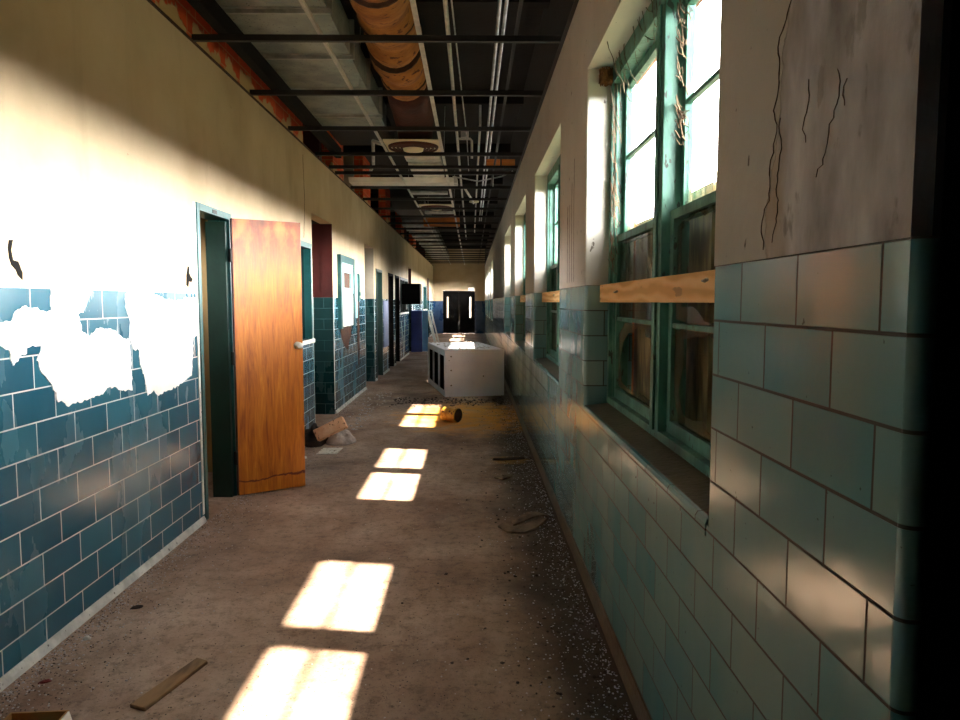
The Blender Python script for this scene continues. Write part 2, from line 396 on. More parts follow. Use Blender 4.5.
# ---- left wall with its openings: (y0, y1, z0, z1)
OPEN_L = [(4.90, 5.53, 0, 2.12), (5.86, 8.28, 1.08, 2.12), (8.38, 9.59, 0, 2.52), (12.45, 13.59, 0, 2.5),
          (13.90, 14.76, 0, 2.1), (15.95, 16.82, 0, 2.1), (17.32, 18.2, 0, 2.1), (18.5, 20.7, 1.22, 2.1), (20.95, 21.95, 0, 2.5),
          (27.2, 29.3, 1.22, 2.1), (29.7, 30.9, 0, 2.5)]
TW = 0.15
w = MB()
def lwall(y0, y1, z0, z1):
    for a, b, m in ((z0, min(z1, DL), 1), (max(z0, DL), z1, 0)):
        if b - a > 1e-4: w.box(XL - TW, XL, y0, y1, a, b, m)
yy = YB
for (a, b, z0, z1) in OPEN_L:
    lwall(yy, a, 0, ZC)
    if z0 > 0: lwall(a, b, 0, z0)
    lwall(a, b, z1, ZC)
    yy = b
lwall(yy, YE, 0, ZC)
wl = w.build('wall_left', ['plaster_l', 'tile_l'], kind='structure')
# brick showing above the ceiling line, then brick piers
w = MB(); w.box(XL - TW, XL - 0.004, YB, 8.05, ZC, 4.0)
for a, b in ((9.75, 10.55), (12.4, 13.3), (15.6, 16.5), (19, 19.8), (23, 24)): w.box(XL - TW, XL - 0.004, a, b, ZC, 4.0)
w.build('brick_band', 'brick', parent=wl)
# torn plaster smears and dark marks, traced on the wall
def ragged(poly, amp, seg):
    out = []
    n = len(poly)
    for i in range(n):
        (a, b), (c, d) = poly[i], poly[(i + 1) % n]
        L = math.hypot(c - a, d - b); m = max(1, int(L / seg))
        for j in range(m):
            t = j / m; jj = amp if j else amp * 0.3
            out.append((a + (c - a) * t + random.uniform(-jj, jj), b + (d - b) * t + random.uniform(-jj, jj)))
    return out
def patch(name, poly, x, th, mat, parent, sgn=1, amp=0.008, seg=0.016):
    p = ragged(poly, amp, seg)
    return MB().prism_ax(p, x, x + sgn * th, 0).build(name, mat, parent=parent)
A = [(3.176, 1.571), (3.176, 1.454), (2.993, 1.486), (2.926, 1.463), (2.9, 1.43), (2.83, 1.415), (2.7, 1.40), (2.68, 1.35), (2.823, 1.328), (2.874, 1.31), (2.892, 1.244), (2.935, 1.28), (2.985, 1.287), (2.987, 1.313), (3.03, 1.323), (3.091, 1.312), (3.08, 1.291), (3.051, 1.256), (3.074, 1.211), (3.142, 1.15), (3.157, 1.115), (3.185, 1.101), (3.182, 1.068), (3.258, 1.032), (3.439, 1.033), (3.556, 1.042), (3.657, 1.073), (3.812, 1.028), (3.891, 1.025), (3.89, 1.121), (3.876, 1.297), (3.782, 1.322), (3.681, 1.364), (3.583, 1.374), (3.475, 1.336), (3.421, 1.356), (3.385, 1.44), (3.429, 1.451), (3.516, 1.558), (3.507, 1.578)]
B = [(3.849, 1.471), (3.855, 1.544), (3.941, 1.561), (4.153, 1.551), (4.317, 1.524), (4.497, 1.508), (4.695, 1.529), (4.843, 1.53), (4.845, 1.288), (4.757, 1.267), (4.75, 1.185), (4.716, 1.023), (4.53, 0.987), (4.378, 0.966), (4.202, 0.958), (4.155, 0.993), (4.073, 0.974), (4.049, 1.063), (3.995, 1.152), (3.987, 1.236), (3.915, 1.247), (3.878, 1.317), (3.898, 1.39)]
Cc = [(2.91, 1.746), (2.933, 1.748), (2.918, 1.707), (2.927, 1.668), (2.959, 1.664), (2.984, 1.62), (2.982, 1.59), (2.954, 1.609), (2.943, 1.629), (2.917, 1.647), (2.904, 1.676), (2.9, 1.715)]
D = [(4.687, 1.673), (4.712, 1.731), (4.735, 1.728), (4.730, 1.690), (4.755, 1.665), (4.787, 1.650), (4.765, 1.630), (4.724, 1.634), (4.709, 1.597), (4.681, 1.609)]
tag(patch('plaster_smear', A, XL, 0.004, 'smear', wl), 'ragged white plaster smear spread over teal tiles')
tag(patch('plaster_smear', B, XL, 0.004, 'smear', wl), 'squarish white plaster smear beside the doorway')
patch('paint_scar', Cc, XL, 0.003, 'black', wl, amp=0.001)
patch('paint_scar', D, XL, 0.003, 'black', wl, amp=0.001)
# broken hole in tiles and the chase beside it (wall_left further down)
patch('broken_hole', [(10.1, 1.13), (10.6, 1.16), (11.0, 1.12), (10.95, 0.98), (10.75, 0.90), (10.7, 0.80), (10.5, 0.84), (10.3, 0.92), (10.15, 1.0)], XL, 0.004, 'rust', wl, amp=0.02, seg=0.06)
patch('broken_chase', [(11.55, 1.5), (11.78, 1.5), (11.78, 1.05), (11.8, 0.72), (11.72, 0.45), (11.6, 0.5), (11.55, 0.8)], XL, 0.004, 'rust', wl, amp=0.02, seg=0.06)

# ---- rooms behind the left wall (partitions and back wall)
w = MB(); w.box(-4.4, -4.2, YB, 4.0, 0, 4.0).box(-4.4, -4.2, 6.0, YE + 3, 0, 4.0).box(-4.4, -4.2, 4.0, 6.0, 0, 1.9).box(-4.4, -4.2, 4.0, 6.0, 2.2, 4.0); w.build('wall_back_rooms', 'plaster_tan', kind='structure')  # slot in the unseen back wall added to let daylight in
def partition(name, y, up, low, th=0.12, skin=None):
    q = MB(); q.box(-4.2, XL - TW, y, y + th, 0, DL, 1); q.box(-4.2, XL - TW, y, y + th, DL, 4.0, 0)
    if skin:
        q.box(XL - TW, XL, y - 0.01, y, 0, DL, 1); q.box(XL - TW, XL, y - 0.01, y, DL, skin, 0)
    return q.build(name, [up, low], kind='structure')
partition('wall_partition_1', 3.0, 'plaster_tan', 'plaster_tan')
partition('wall_partition_2', 6.3, 'plaster_tan', 'plaster_tan')
partition('wall_partition_3', 8.26, 'plaster_red', 'tile_d')
partition('wall_partition_4', 9.59, 'plaster_red', 'tile_d', skin=2.52)
partition('wall_partition_5', 12.33, 'plaster_grey', 'tile_d')
partition('wall_partition_6', 13.59, 'plaster_grey', 'tile_d', skin=2.5)
partition('wall_partition_7', 16.9, 'black', 'black')
partition('wall_partition_8', 21.95, 'plaster_red', 'tile_d', skin=2.5)
partition('wall_partition_9', 30.9, 'plaster_red', 'tile_d', skin=2.5)
for i, (y0, y1) in enumerate(((8.38, 9.59), (12.45, 13.59), (20.95, 21.95))):
    MB().box(-4.2, XL - TW, y0, y1, 2.52, 2.6).build('trim_%d' % (i + 20), 'black', kind='structure')
MB().box(-4.4, 1.0, YB - 0.2, YB, 0, 4.0).build('wall_rear', 'dark', kind='structure')

# ---- end wall with double doorway
w = MB()
for a, b in ((-4.2, -1.38), (0.14, 1.0)):
    w.box(a, b, YE, YE + 0.2, 0, 1.55, 1); w.box(a, b, YE, YE + 0.2, 1.55, 4.0, 0)
w.box(-1.38, 0.14, YE, YE + 0.2, 2.05, 4.0, 0)
M['tile_n'] = tile_mat('glazed_navy_tile', 0.293, 0.1418, 1.55, 0, (28, 56, 92), (36, 66, 104), (60, 84, 110), (50, 70, 96), 0.25)
w.build('wall_end', ['plaster_l', 'tile_n'], kind='structure')
d = empty('door_6', (-0.62, YE + 0.1, 0), kind='structure')
for s in (-1, 1):
    c0 = -0.62 + s * 0.38
    q = MB(); x0, x1 = c0 - 0.379, c0 + 0.379
    g0, g1 = c0 - 0.04 + s * 0.16, c0 + 0.04 + s * 0.16
    q.box(x0, g0, YE + 0.05, YE + 0.1, 0.01, 2.03); q.box(g1, x1, YE + 0.05, YE + 0.1, 0.01, 2.03)
    q.box(g0, g1, YE + 0.05, YE + 0.1, 0.01, 0.75); q.box(g0, g1, YE + 0.05, YE + 0.1, 1.75, 2.03)
    q.build('door_leaf', 'black', parent=d)
MB().box(-1.38, 0.14, YE + 2.9, YE + 3, 0, 4.0).build('wall_beyond', 'plaster_grey', kind='structure')

# ---- right wall: piers, sill band, head band
Y0W = 1.005
WX = 0.87                                  # outer face
WIN = [(1.83 + 3.22 * i, 3.90 + 3.22 * i) for i in range(4)] + [(21.15 + 3.22 * i, 23.21 + 3.22 * i) for i in range(4)]
SILL, HEAD = 0.92, 2.725
w = MB()
def rpier(y0, y1, r0=True, r1=True):
    def prof(rad):
        p = []
        if r0: p += [(XR + rad - rad * math.cos(a), y0 + rad - rad * math.sin(a)) for a in [math.pi / 2 * (1 - i / 5) for i in range(6)]]
        else: p += [(XR, y0)]
        if r1: p += [(XR + rad - rad * math.cos(a), y1 - rad + rad * math.sin(a)) for a in [math.pi / 2 * i / 5 for i in range(6)]]
        else: p += [(XR, y1)]
        p += [(WX, y1), (WX, y0)]
        return p[::-1]
    w.prism(prof(0.022), SILL, DR, 1)
    w.prism(prof(0.012), DR, HEAD, 0)
# lower and upper bands
w.box(XR, WX, Y0W, YE, 0, SILL, 1)
w.box(XR, WX, Y0W, YE, HEAD, ZC, 0)
y0 = Y0W
for i, (a, b) in enumerate(WIN):
    rpier(y0, a, i > 0, True); y0 = b
rpier(y0, YE, True, False)
wr = w.build('wall_right', ['plaster_r', 'tile_r'], kind='structure')
MB().box(XR + 0.005, WX, 1.0, YE, ZC, 4.0).build('wall_right_upper', 'dark', kind='structure')
# near wall end: bullnose tiles, then the unlit return, shade put in as black
q = MB(); n = 8
q.prism([(XR, Y0W)] + [(XR + 0.018 - 0.018 * math.cos(a), Y0W - 0.018 * math.sin(a)) for a in [math.pi / 2 * i / n for i in range(1, n + 1)]] + [(XR + 0.03, Y0W - 0.018), (XR + 0.03, Y0W)], 0, DR)
q.build('bullnose_corner', 'tile_r', parent=wr, smooth=True)
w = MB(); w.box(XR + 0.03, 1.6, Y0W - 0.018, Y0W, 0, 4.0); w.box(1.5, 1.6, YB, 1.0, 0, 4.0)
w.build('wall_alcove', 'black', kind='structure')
MB().box(0.9, 1.6, YB - 0.2, 1.0, -0.2, 0).build('floor_alcove', 'floor', kind='structure')
MB().box(0.95, 1.7, YB - 0.2, 1.05, 4.0, 4.2).build('ceiling_alcove', 'dark', kind='structure')
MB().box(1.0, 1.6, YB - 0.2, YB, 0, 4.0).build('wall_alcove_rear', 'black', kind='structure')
# outside skin so no sky shows over the wall
MB().box(WX, 1.0, 1.0, YE + 3, 2.80, 4.2).build('wall_right_fascia', 'brickout', kind='structure')

# sills
for i, (a, b) in enumerate(WIN):
    q = MB()
    prof = [(XR - 0.0015, SILL - 0.03), (XR - 0.002, SILL + 0.004), (XR + 0.002, SILL + 0.014), (XR + 0.02, SILL + 0.018), (WX, SILL + 0.045), (WX, SILL - 0.03), ]
    q.prism_ax(prof[::-1], a + 0.002, b - 0.002, 1)
    M.setdefault('sill', pm('dirt_covered_glazed_sill', (70, 60, 46), (104, 92, 72), 7, 0.35, 0.004, speck=(40, 30, 24), speck_s=40))
    q.build('window_sill', 'sill', parent=wr)
# pale glazed nose along each sill
    MB().prism_ax([(XR - 0.003, SILL - 0.028), (XR + 0.004, SILL - 0.028), (XR + 0.012, SILL + 0.019), (XR + 0.002, SILL + 0.015), (XR - 0.003, SILL + 0.002)], a + 0.001, b - 0.001, 1).build('sill_nose', 'tile_r', parent=wr)

# bases
MB().prism_ax([(XR, 0), (XR, 0.085), (XR - 0.006, 0.085), (XR - 0.012, 0.06), (XR - 0.014, 0)], 1.0, YE, 1).build('baseboard_right', 'baser', kind='structure')
q = MB(); yy = YB
for (a, b, z0, z1) in OPEN_L + [(YE, YE, 0, 0)]:
    if z0 > 0: continue
    q.prism_ax([(XL, 0), (XL + 0.022, 0), (XL + 0.018, 0.018), (XL + 0.006, 0.04), (XL, 0.04)], yy, a - (0.05 if a < YE else 0), 1); yy = b + 0.05
q.build('baseboard_left', 'basel', kind='structure')
# metal ledge at the top of the left plaster, right edge
MB().box(XL, XL + 0.012, YB, YE, ZC, ZC + 0.006).box(XL, XL + 0.003, YB, YE, ZC - 0.008, ZC + 0.012).build('trim_1', 'rust', kind='structure')
MB().box(XR - 0.025, XR, 1.0, YE, ZC, ZC + 0.006).build('trim_2', 'blackmetal', kind='structure')

# cracks in the plaster of the nearest pier, following the peel line
def crack(pts, wid, parent, x=XR):
    q = MB(); P = []
    for i in range(len(pts) - 1):
        (a, b), (c, d_) = pts[i], pts[i + 1]; m = max(2, int(math.hypot(c - a, d_ - b) / 0.012))
        for j in range(m):
            t = j / m; P.append((a + (c - a) * t + random.uniform(-.006, .006), b + (d_ - b) * t + random.uniform(-.004, .004)))
    P.append(pts[-1]); n = len(P); Lp, Rp = [], []
    for i, (a, b) in enumerate(P):
        wv = wid * 0.6 * random.uniform(0.2, 1.0) * (0.35 if i in (0, n - 1) else 1)
        Lp.append((a - wv, b)); Rp.append((a + wv, b))
    v = [(x - 0.0015, a, b) for a, b in Lp] + [(x - 0.0015, a, b) for a, b in Rp] + [(x + 0.002, a, b) for a, b in Lp] + [(x + 0.002, a, b) for a, b in Rp]
    f = []
    for i in range(n - 1):
        f += [(i, i + 1, n + i + 1, n + i), (i + 1, i, 2 * n + i, 2 * n + i + 1), (n + i, n + i + 1, 3 * n + i + 1, 3 * n + i)]
    q.poly(v, f); return q.build('crack', 'rust', parent=parent)
crack([(1.417, 2.074), (1.442, 2.045), (1.472, 2.008), (1.458, 1.931), (1.478, 1.888), (1.464, 1.836), (1.487, 1.791), (1.495, 1.709), (1.528, 1.67), (1.514, 1.609)], 0.0035, wr)
crack([(1.40, 2.25), (1.41, 2.16), (1.417, 2.074)], 0.003, wr)
crack([(1.455, 1.86), (1.44, 1.80), (1.455, 1.74), (1.445, 1.68), (1.47, 1.62)], 0.002, wr)
crack([(1.33, 1.90), (1.325, 1.86), (1.345, 1.82), (1.335, 1.79)], 0.002, wr)
crack([(1.225, 1.89), (1.22, 1.83), (1.25, 1.80), (1.255, 1.76), (1.29, 1.72)], 0.002, wr)
crack([(1.20, 1.86), (1.205, 1.84), (1.20, 1.82)], 0.003, wr)
crack([(1.30, 2.1), (1.295, 2.06)], 0.002, wr)
for zz in range(4):                                # red settlement cracks on the second pier
    crack([(4.35 + zz * 0.09, 2.35 - zz * 0.13), (4.36 + zz * 0.09, 2.1), (4.33 + zz * 0.1, 1.62)], 0.0035, wr)
crack([(8.0, 3.1), (8.05, 2.6), (7.98, 2.2)], 0.006, wl, XL + 0.001)

# ================================================================== WINDOWS
def window(i, a, b, detail):
    e = empty('window_%d' % (i + 1), (0.78, (a + b) / 2, SILL), kind='structure')
    X0, X1 = 0.735, 0.84; zb, zt = SILL + 0.035, HEAD
    mid = (a + b) / 2; mw = 0.065
    q = MB()
    q.box(X0, X1, a, a + 0.045, zb, zt).box(X0, X1, b - 0.045, b, zb, zt).box(X0, X1, a + 0.045, b - 0.045, zt - 0.09, zt).box(X0, X1, a + 0.045, b - 0.045, zb, zb + 0.035)
    for yy_ in (a + 0.045, b - 0.06): q.box(X0 + 0.02, X0 + 0.035, yy_, yy_ + 0.015, zb + 0.035, zt - 0.05)
    q.build('window_frame', 'sash', parent=e, bevel=0.003)
    MB().box(X0 - 0.005, X1, mid - mw, mid + mw, zb + 0.035, zt - 0.09).box(X0 - 0.015, X0 - 0.005, mid - 0.02, mid + 0.02, zb + 0.035, zt - 0.09).build('mullion', 'sash', parent=e, bevel=0.003)
    zm = 1.83
    for u, (ya, yb) in enumerate(((a + 0.045, mid - mw), (mid + mw, b - 0.045))):
        for lo in (True, False):
            xs = 0.765 if lo else 0.80
            z0, z1 = (zb + 0.035, zm + 0.02) if lo else (zm - 0.02, zt - 0.09)
            zmid = 1.41 if lo else 2.25
            if i == 0 and lo and u == 0: zmid = 1.41
            q = MB(); st = 0.042
            q.box(xs, xs + 0.032, ya, ya + st, z0, z1).box(xs, xs + 0.032, yb - st, yb, z0, z1)
            q.box(xs, xs + 0.032, ya + st, yb - st, z0, z0 + 0.05).box(xs, xs + 0.032, ya + st, yb - st, z1 - 0.036, z1)
            q.box(xs + 0.004, xs + 0.028, ya + st, yb - st, zmid - 0.009, zmid + 0.009)
            so_ = q.build('sash', 'sash', parent=e, bevel=0.002)
            # glass, some panes broken to jagged remnants
            gq = MB(); xg = xs + 0.014
            for (g0, g1) in ((z0 + 0.05, zmid - 0.013), (zmid + 0.013, z1 - 0.036)):
                broken = lo and random.random() < 0.75
                if i == 0 and lo: broken = not (u == 1 and g0 > 1.4)
                if not lo and random.random() < 0.3: broken = True
                if i == 0 and not lo: broken = (u == 0 and g0 > 2.0)
                Y0, Y1 = ya + st, yb - st
                if not broken:
                    gq.box(xg, xg + 0.003, Y0, Y1, g0, g1)
                else:
                    cy, cz = (Y0 + Y1) / 2 + random.uniform(-.06, .06), (g0 + g1) / 2 + random.uniform(-.04, .06)
                    nseg = 22; hole = []; rim = []
                    for s_ in range(nseg):
                        an = 2 * math.pi * s_ / nseg; cx_, sn = math.cos(an), math.sin(an)
                        t = min(((Y1 if cx_ > 0 else Y0) - cy) / cx_ if abs(cx_) > 1e-6 else 9, ((g1 if sn > 0 else g0) - cz) / sn if abs(sn) > 1e-6 else 9)
                        rim.append((cy + cx_ * t, cz + sn * t)); f_ = random.uniform(0.72, 0.98)
                        hole.append((cy + cx_ * t * f_, cz + sn * t * f_))
                    v = [(xg + dx, p[0], p[1]) for dx in (0, 0.003) for ring in (rim, hole) for p in ring]
                    f = []
                    for s_ in range(nseg):
                        s2 = (s_ + 1) % nseg
                        f += [(s_, s2, nseg + s2, nseg + s_), (2 * nseg + s2, 2 * nseg + s_, 3 * nseg + s_, 3 * nseg + s2)]
                    gq.poly(v, f)
            gq.build('glass_pane', 'glass', parent=so_)
    return e
for i, (a, b) in enumerate(WIN): window(i, a, b, i < 2)

# boards nailed over the outside of the lower sashes, one object each
PLK = ['plank_d', 'plank_t', 'plank_o', 'plank_d', 'plank_t', 'plank_d', 'plank_t', 'plank_o', 'plank_t', 'plank_d', 'plank_o', 'plank_d']
pcol = {'plank_d': 'dark weathered', 'plank_t': 'olive grey', 'plank_o': 'orange'}
ordn = ['nearest', 'second', 'third', 'fourth']
for i, (a, b) in enumerate(WIN[:4]):
    n = 11; wd = (b - a + 0.34) / n
    for j in range(n):
        m = PLK[(j + i * 3) % len(PLK)]; ya = a - 0.04 + j * wd
        xo = 0.873 + (0.022 if j % 2 else 0.0)
        zt = 1.92 + random.uniform(-0.01, 0.03)
        MB().box(xo, xo + 0.02, ya - 0.025, ya + wd + 0.025, SILL + 0.05, zt).build('boarding_plank', m,
            label='%s upright plank boarding up the lower half of the %s window, outside its glass' % (pcol[m], ordn[i]), cat='plank', group='planks over the %s window' % ordn[i])
for i, (a, b) in enumerate(WIN[4:]):
    MB().box(0.90, 0.915, a + 0.004, b - 0.004, SILL + 0.05, 1.85).build('plywood_sheet', 'plank_d',
        label='dark plywood sheet over the lower half of a far window on the right wall', cat='board', group='plywood over the far windows')

# yellow pine rail across each near window
for i, (a, b) in enumerate(WIN[:3]):
    e = empty('wooden_board', (0.71, (a + b) / 2, 1.50), label=['yellow pine board with two bent nails across the nearest window', 'pine board across the second window from the camera', 'short-looking pine board across the third window'][i], cat='board')
    MB().box(0.69, 0.728, a + 0.004, b - 0.004, 1.498, 1.592).build('board', 'pine', parent=e, bevel=0.003)
    if i == 0:
        for (yn, zn, dy) in ((3.45, 1.545, 0.09), (2.13, 1.560, 0.055)):
            MB().tube([(0.71, yn, zn), (0.686, yn, zn), (0.676, yn - 0.01, zn + 0.002), (0.674, yn - dy, zn + 0.004)], 0.003, 6).lathe([(0, 0), (0.006, 0), (0.006, 0.003), (0, 0.003)], (0.674, yn - dy - 0.003, zn + 0.004), 8, axis='Y').build('bent_nail', 'nail', parent=e, smooth=True)

# dead vine, web strands and a nest in the first window's reveal
def strand(p0, p1, sag, n=10, jit=0.012):
    out = []
    for i in range(n + 1):
        t = i / n; p = Vector(p0).lerp(Vector(p1), t); s_ = math.sin(math.pi * t) * sag
        out.append((p.x + random.uniform(-jit, jit) * .3, p.y + random.uniform(-jit, jit), p.z - s_ + random.uniform(-jit, jit)))
    return out
q = MB()
for _ in range(46):
    y_, z_ = 3.87 - random.random() * 0.05, random.uniform(1.65, 2.7)
    q.tube(strand((0.735 + random.uniform(-.01, .02), y_, z_), (0.75 + random.uniform(-.02, .02), y_ - random.uniform(0, .09), z_ - random.uniform(.05, .25)), 0.01, 6), random.uniform(.001, .0028), 4)
for _ in range(20):
    y_ = random.uniform(2.9, 3.85)
    q.tube(strand((0.72, y_, HEAD - 0.002), (0.76, y_ + random.uniform(-.2, .2), HEAD - random.uniform(.05, .25)), 0.02, 6), random.uniform(.0008, .002), 4)
for _ in range(26):
    z_ = random.uniform(2.1, 2.66); y_ = 2.76
    q.tube(strand((0.765, y_, z_), (0.78, y_ - random.uniform(.03, .13), z_ - random.uniform(.0, .15)), 0.01, 6), random.uniform(.001, .0025), 4)
q.tube(strand((0.64, 3.5, HEAD), (0.75, 3.2, 2.3), .05, 14), .002, 5)
q.build('dried_vine', 'web', kind='stuff', label='dry brown vine strands and dusty webs hanging in the nearest window', cat='vine')
q = MB()
for _ in range(60):
    c = Vector((0.70, 3.86, 2.68)); pts = []
    a0 = random.uniform(0, 6.28)
    for i in range(7):
        an = a0 + i * 0.5
        pts.append((c.x + 0.028 * math.cos(an) + random.uniform(-.01, .01), min(3.893, c.y + 0.03 * math.sin(an)) + random.uniform(-.012, .0), c.z + random.uniform(-.05, .035)))
    q.tube(pts, 0.003, 4)
q.build('bird_nest', 'nest', label='brown clump of dry stems in the upper corner of the nearest window reveal', cat='nest')

# ================================================================== LEFT DOORS, FRAMES, PANELS
def lframe(name, y0, y1, zh, mat, sillz=None, depth=TW, wdt=0.05, parent=None):
    q = MB(); xo = XL + 0.012; zb = sillz or 0
    q.box(XL - depth, xo, y0, y0 + wdt, zb, zh).box(XL - depth, xo, y1 - wdt, y1, zb, zh).box(XL - depth, xo, y0 + wdt, y1 - wdt, zh - wdt, zh)
    # door stop
    q.box(XL - 0.09, XL - 0.06, y0 + wdt, y0 + wdt + 0.012, zb, zh - wdt).box(XL - 0.09, XL - 0.06, y1 - wdt - 0.012, y1 - wdt, zb, zh - wdt)
    return q.build(name, mat, parent=parent, bevel=0.002)
d1 = empty('door_1', (XL, 5.2, 0), kind='structure')
lframe('door_frame', 4.872, 5.56, 2.165, 'teal', parent=d1)
MB().box(XL - TW - 0.005, XL - 0.008, 5.470, 5.512, 0.0, 2.1).build('door_jamb', 'dkgreen', parent=d1)
MB().box(XL + 0.012, XL + 0.016, 5.16, 5.24, 2.125, 2.15).build('number_plate', 'blackmetal', parent=d1)
# open orange leaf swung out into the hall
ang = math.atan2(5.77 - 5.474, 1.792 - 1.352)
lf = empty('door_leaf', (-1.795, 5.474, 0), ang, label='varnished orange wooden door leaf swung open into the hall with a brass knob', cat='door')
MB().box(0, 0.53, 0.0, 0.044, 0.012, 2.125).build('door_panel', 'doorwood', parent=lf, local=True, bevel=0.002)
M['edge'] = pm('dark_red_edge', (70, 22, 14), (96, 34, 20), 6, 0.5, 0)
MB().box(-0.004, 0.0, 0.001, 0.043, 0.012, 2.125).build('door_edge', 'edge', parent=lf, local=True)
for zz in (0.3, 1.07, 1.85):
    MB().box(-0.014, -0.004, 0.004, 0.04, zz - 0.05, zz + 0.05).tube([(-0.014, 0.046, zz - 0.05), (-0.014, 0.046, zz + 0.05)], 0.007, 8).build('hinge', 'blackmetal', parent=lf, local=True)
kn = MB(); kn.lathe([(0, 0), (0.030, 0), (0.030, -0.006), (0.012, -0.012), (0.010, -0.035), (0.022, -0.042), (0.027, -0.055), (0.022, -0.068), (0, -0.072)], (0.485, 0.0, 1.155), 20, axis='Y')
kn.build('door_knob', 'pipe', parent=lf, local=True, smooth=True)
MB().box(0.5305, 0.532, 0.01, 0.034, 1.07, 1.24).build('latch_plate', 'silver', parent=lf, local=True)

def lwindow(name, y0, y1, z0, z1, n, matf='teal'):
    e = empty(name, (XL, (y0 + y1) / 2, z0), kind='structure')
    q = MB(); xo = XL + 0.012
    q.box(XL - 0.1, xo, y0 - 0.03, y0 + 0.03, z0, z1 + 0.04).box(XL - 0.1, xo, y1 - 0.03, y1 + 0.03, z0, z1 + 0.04).box(XL - 0.1, xo, y0 + 0.03, y1 - 0.03, z1 - 0.02, z1 + 0.04)
    for i in range(1, n): 
        yc = y0 + (y1 - y0) * i / n; q.box(XL - 0.09, XL - 0.02, yc - 0.02, yc + 0.02, z0, z1 - 0.02)
    q.build('window_frame', matf, parent=e)
    MB().box(XL - 0.075, XL - 0.07, y0 + 0.03, y1 - 0.03, z0, z1 - 0.02).build('glass_pane', 'darkglass', parent=e)
    MB().box(XL - 0.1, XL + 0.03, y0 - 0.05, y1 + 0.05, z0 - 0.045, z0).build('window_sill', 'white', parent=e, bevel=0.004)
    return e
lwindow('window_9', 5.86, 8.28, 1.08, 2.12, 5)
lwindow('window_10', 18.5, 20.7, 1.22, 2.1, 3, 'dkgreen')
lwindow('window_11', 27.2, 29.3, 1.22, 2.1, 3)
for nme, a, b, m in (('door_2', 13.87, 14.79, 'dkgreen'), ('door_3', 15.92, 16.85, 'black'), ('door_4', 17.29, 18.23, 'black')):
    e = empty(nme, (XL, (a + b) / 2, 0), kind='structure')
    lframe('door_frame', a, b, 2.14, m, parent=e)
    MB().box(XL - 0.12, XL - 0.08, a + 0.05, b - 0.05, 0.01, 2.08).build('door_leaf', 'dkgreen' if m != 'black' else 'black', parent=e)
# white edges of the tiled corners at the recesses
for i, y_ in enumerate((8.38, 9.59, 12.45, 13.59)):
    MB().box(XL - 0.004, XL + 0.003, y_ - 0.012 if i % 2 == 0 else y_, y_ if i % 2 == 0 else y_ + 0.035, 0.07, DL).build('trim_%d' % (i + 3), 'basel', kind='structure')
# edge of tiles at door 1
MB().box(XL, XL + 0.004, 4.835, 4.868, 0.05, 2.16).build('trim_7', 'basel', kind='structure')

# wall cabinet with broken front (teal) and its neighbours
cb_ = empty('wall_cabinet', (XL, 10.5, 1.2), label='pale teal wall cabinet with a brown opening and a white lower door panel', cat='cabinet')
q = MB(); x1 = XL + 0.05
q.box(XL, x1, 9.92, 10.05, 1.13, 2.15).box(XL, x1, 11.0, 11.12, 1.13, 2.15).box(XL, x1, 10.05, 11.0, 2.05, 2.15).build('cabinet_frame', 'teal', parent=cb_)
q = MB(); q.box(XL, x1 - 0.01, 10.05, 11.0, 1.62, 1.70).box(XL, x1 - 0.01, 10.05, 11.0, 1.92, 2.05).box(XL, x1 - 0.01, 10.05, 10.2, 1.70, 1.92).box(XL, x1 - 0.01, 10.85, 11.0, 1.70, 1.92).build('upper_panel', 'paleteal', parent=cb_)
MB().box(XL, XL + 0.01, 10.2, 10.85, 1.70, 1.92).build('opening', 'rust', parent=cb_)
MB().box(XL, x1 - 0.01, 10.08, 10.97, 1.15, 1.615).build('lower_panel', 'white', parent=cb_, bevel=0.004)
MB().box(XL, XL + 0.03, 11.15, 11.45, 1.25, 1.98).box(XL + .03, XL + .045, 11.2, 11.26, 1.3, 1.5).build('access_panel', 'paleteal', label='pale teal access panel beside the wall cabinet', cat='panel')
MB().box(XL, XL + 0.035, 11.55, 11.75, 1.52, 1.95).box(XL + .035, XL + .05, 11.6, 11.7, 1.6, 1.66).build('switch_plate', 'teal', label='narrow teal switch plate above the broken tile chase', cat='panel')
# black box hung on the wall, blue locker, leaning boards
e = empty('black_wall_box', (XL, 19.2, 1.42), label='black box fixed high on the left wall beyond the dark doors', cat='box')
MB().box(XL, -1.36, 19.0, 19.6, 1.44, 1.98).build('box_body', 'black', parent=e, bevel=0.01)
MB().box(XL, -1.75, 19.1, 19.5, 1.30, 1.44).build('bracket', 'blackmetal', parent=e)
e = empty('blue_locker', (-1.66, 21.9, 0), label='blue metal locker with its door, coloured as if sunlit, open against the left wall', cat='locker')
MB().box(-1.83, -1.50, 21.66, 22.1, 0.0, 1.24).build('locker_body', 'navy', parent=e, bevel=0.006)
MB().box(-1.495, -1.32, 21.64, 21.665, 0.02, 1.24).build('locker_door', 'blue', parent=e)  # sunlight put into the colour as a lighter blue
for (yb, xb, wd, lb) in ((25.0, -1.30, 0.10, 'wide white board leaning on the left wall near the far end'), (25.5, -1.18, 0.05, 'narrow white batten leaning beside the wider board')):
    q = MB(); q.prism_ax([(xb, 0), (xb + wd, 0), (xb + wd - 0.30, 1.22), (xb - 0.30, 1.22)], yb, yb + 0.03, 1)
    q.build('leaning_board', 'white', label=lb, cat='board')
q = MB(); q.box(XL, XL + 0.02, 15.0, 15.75, 0.55, 1.53)
q.build('wall_panel', 'paleblue', bevel=0.004, label='pale lavender panel fixed on the left wall between two dark doorways', cat='panel')
MB().box(-0.17, 0.10, YE - 0.06, YE, 2.06, 2.17).build('lit_sign', 'lit', label='small glowing white sign above the far double doors', cat='sign')

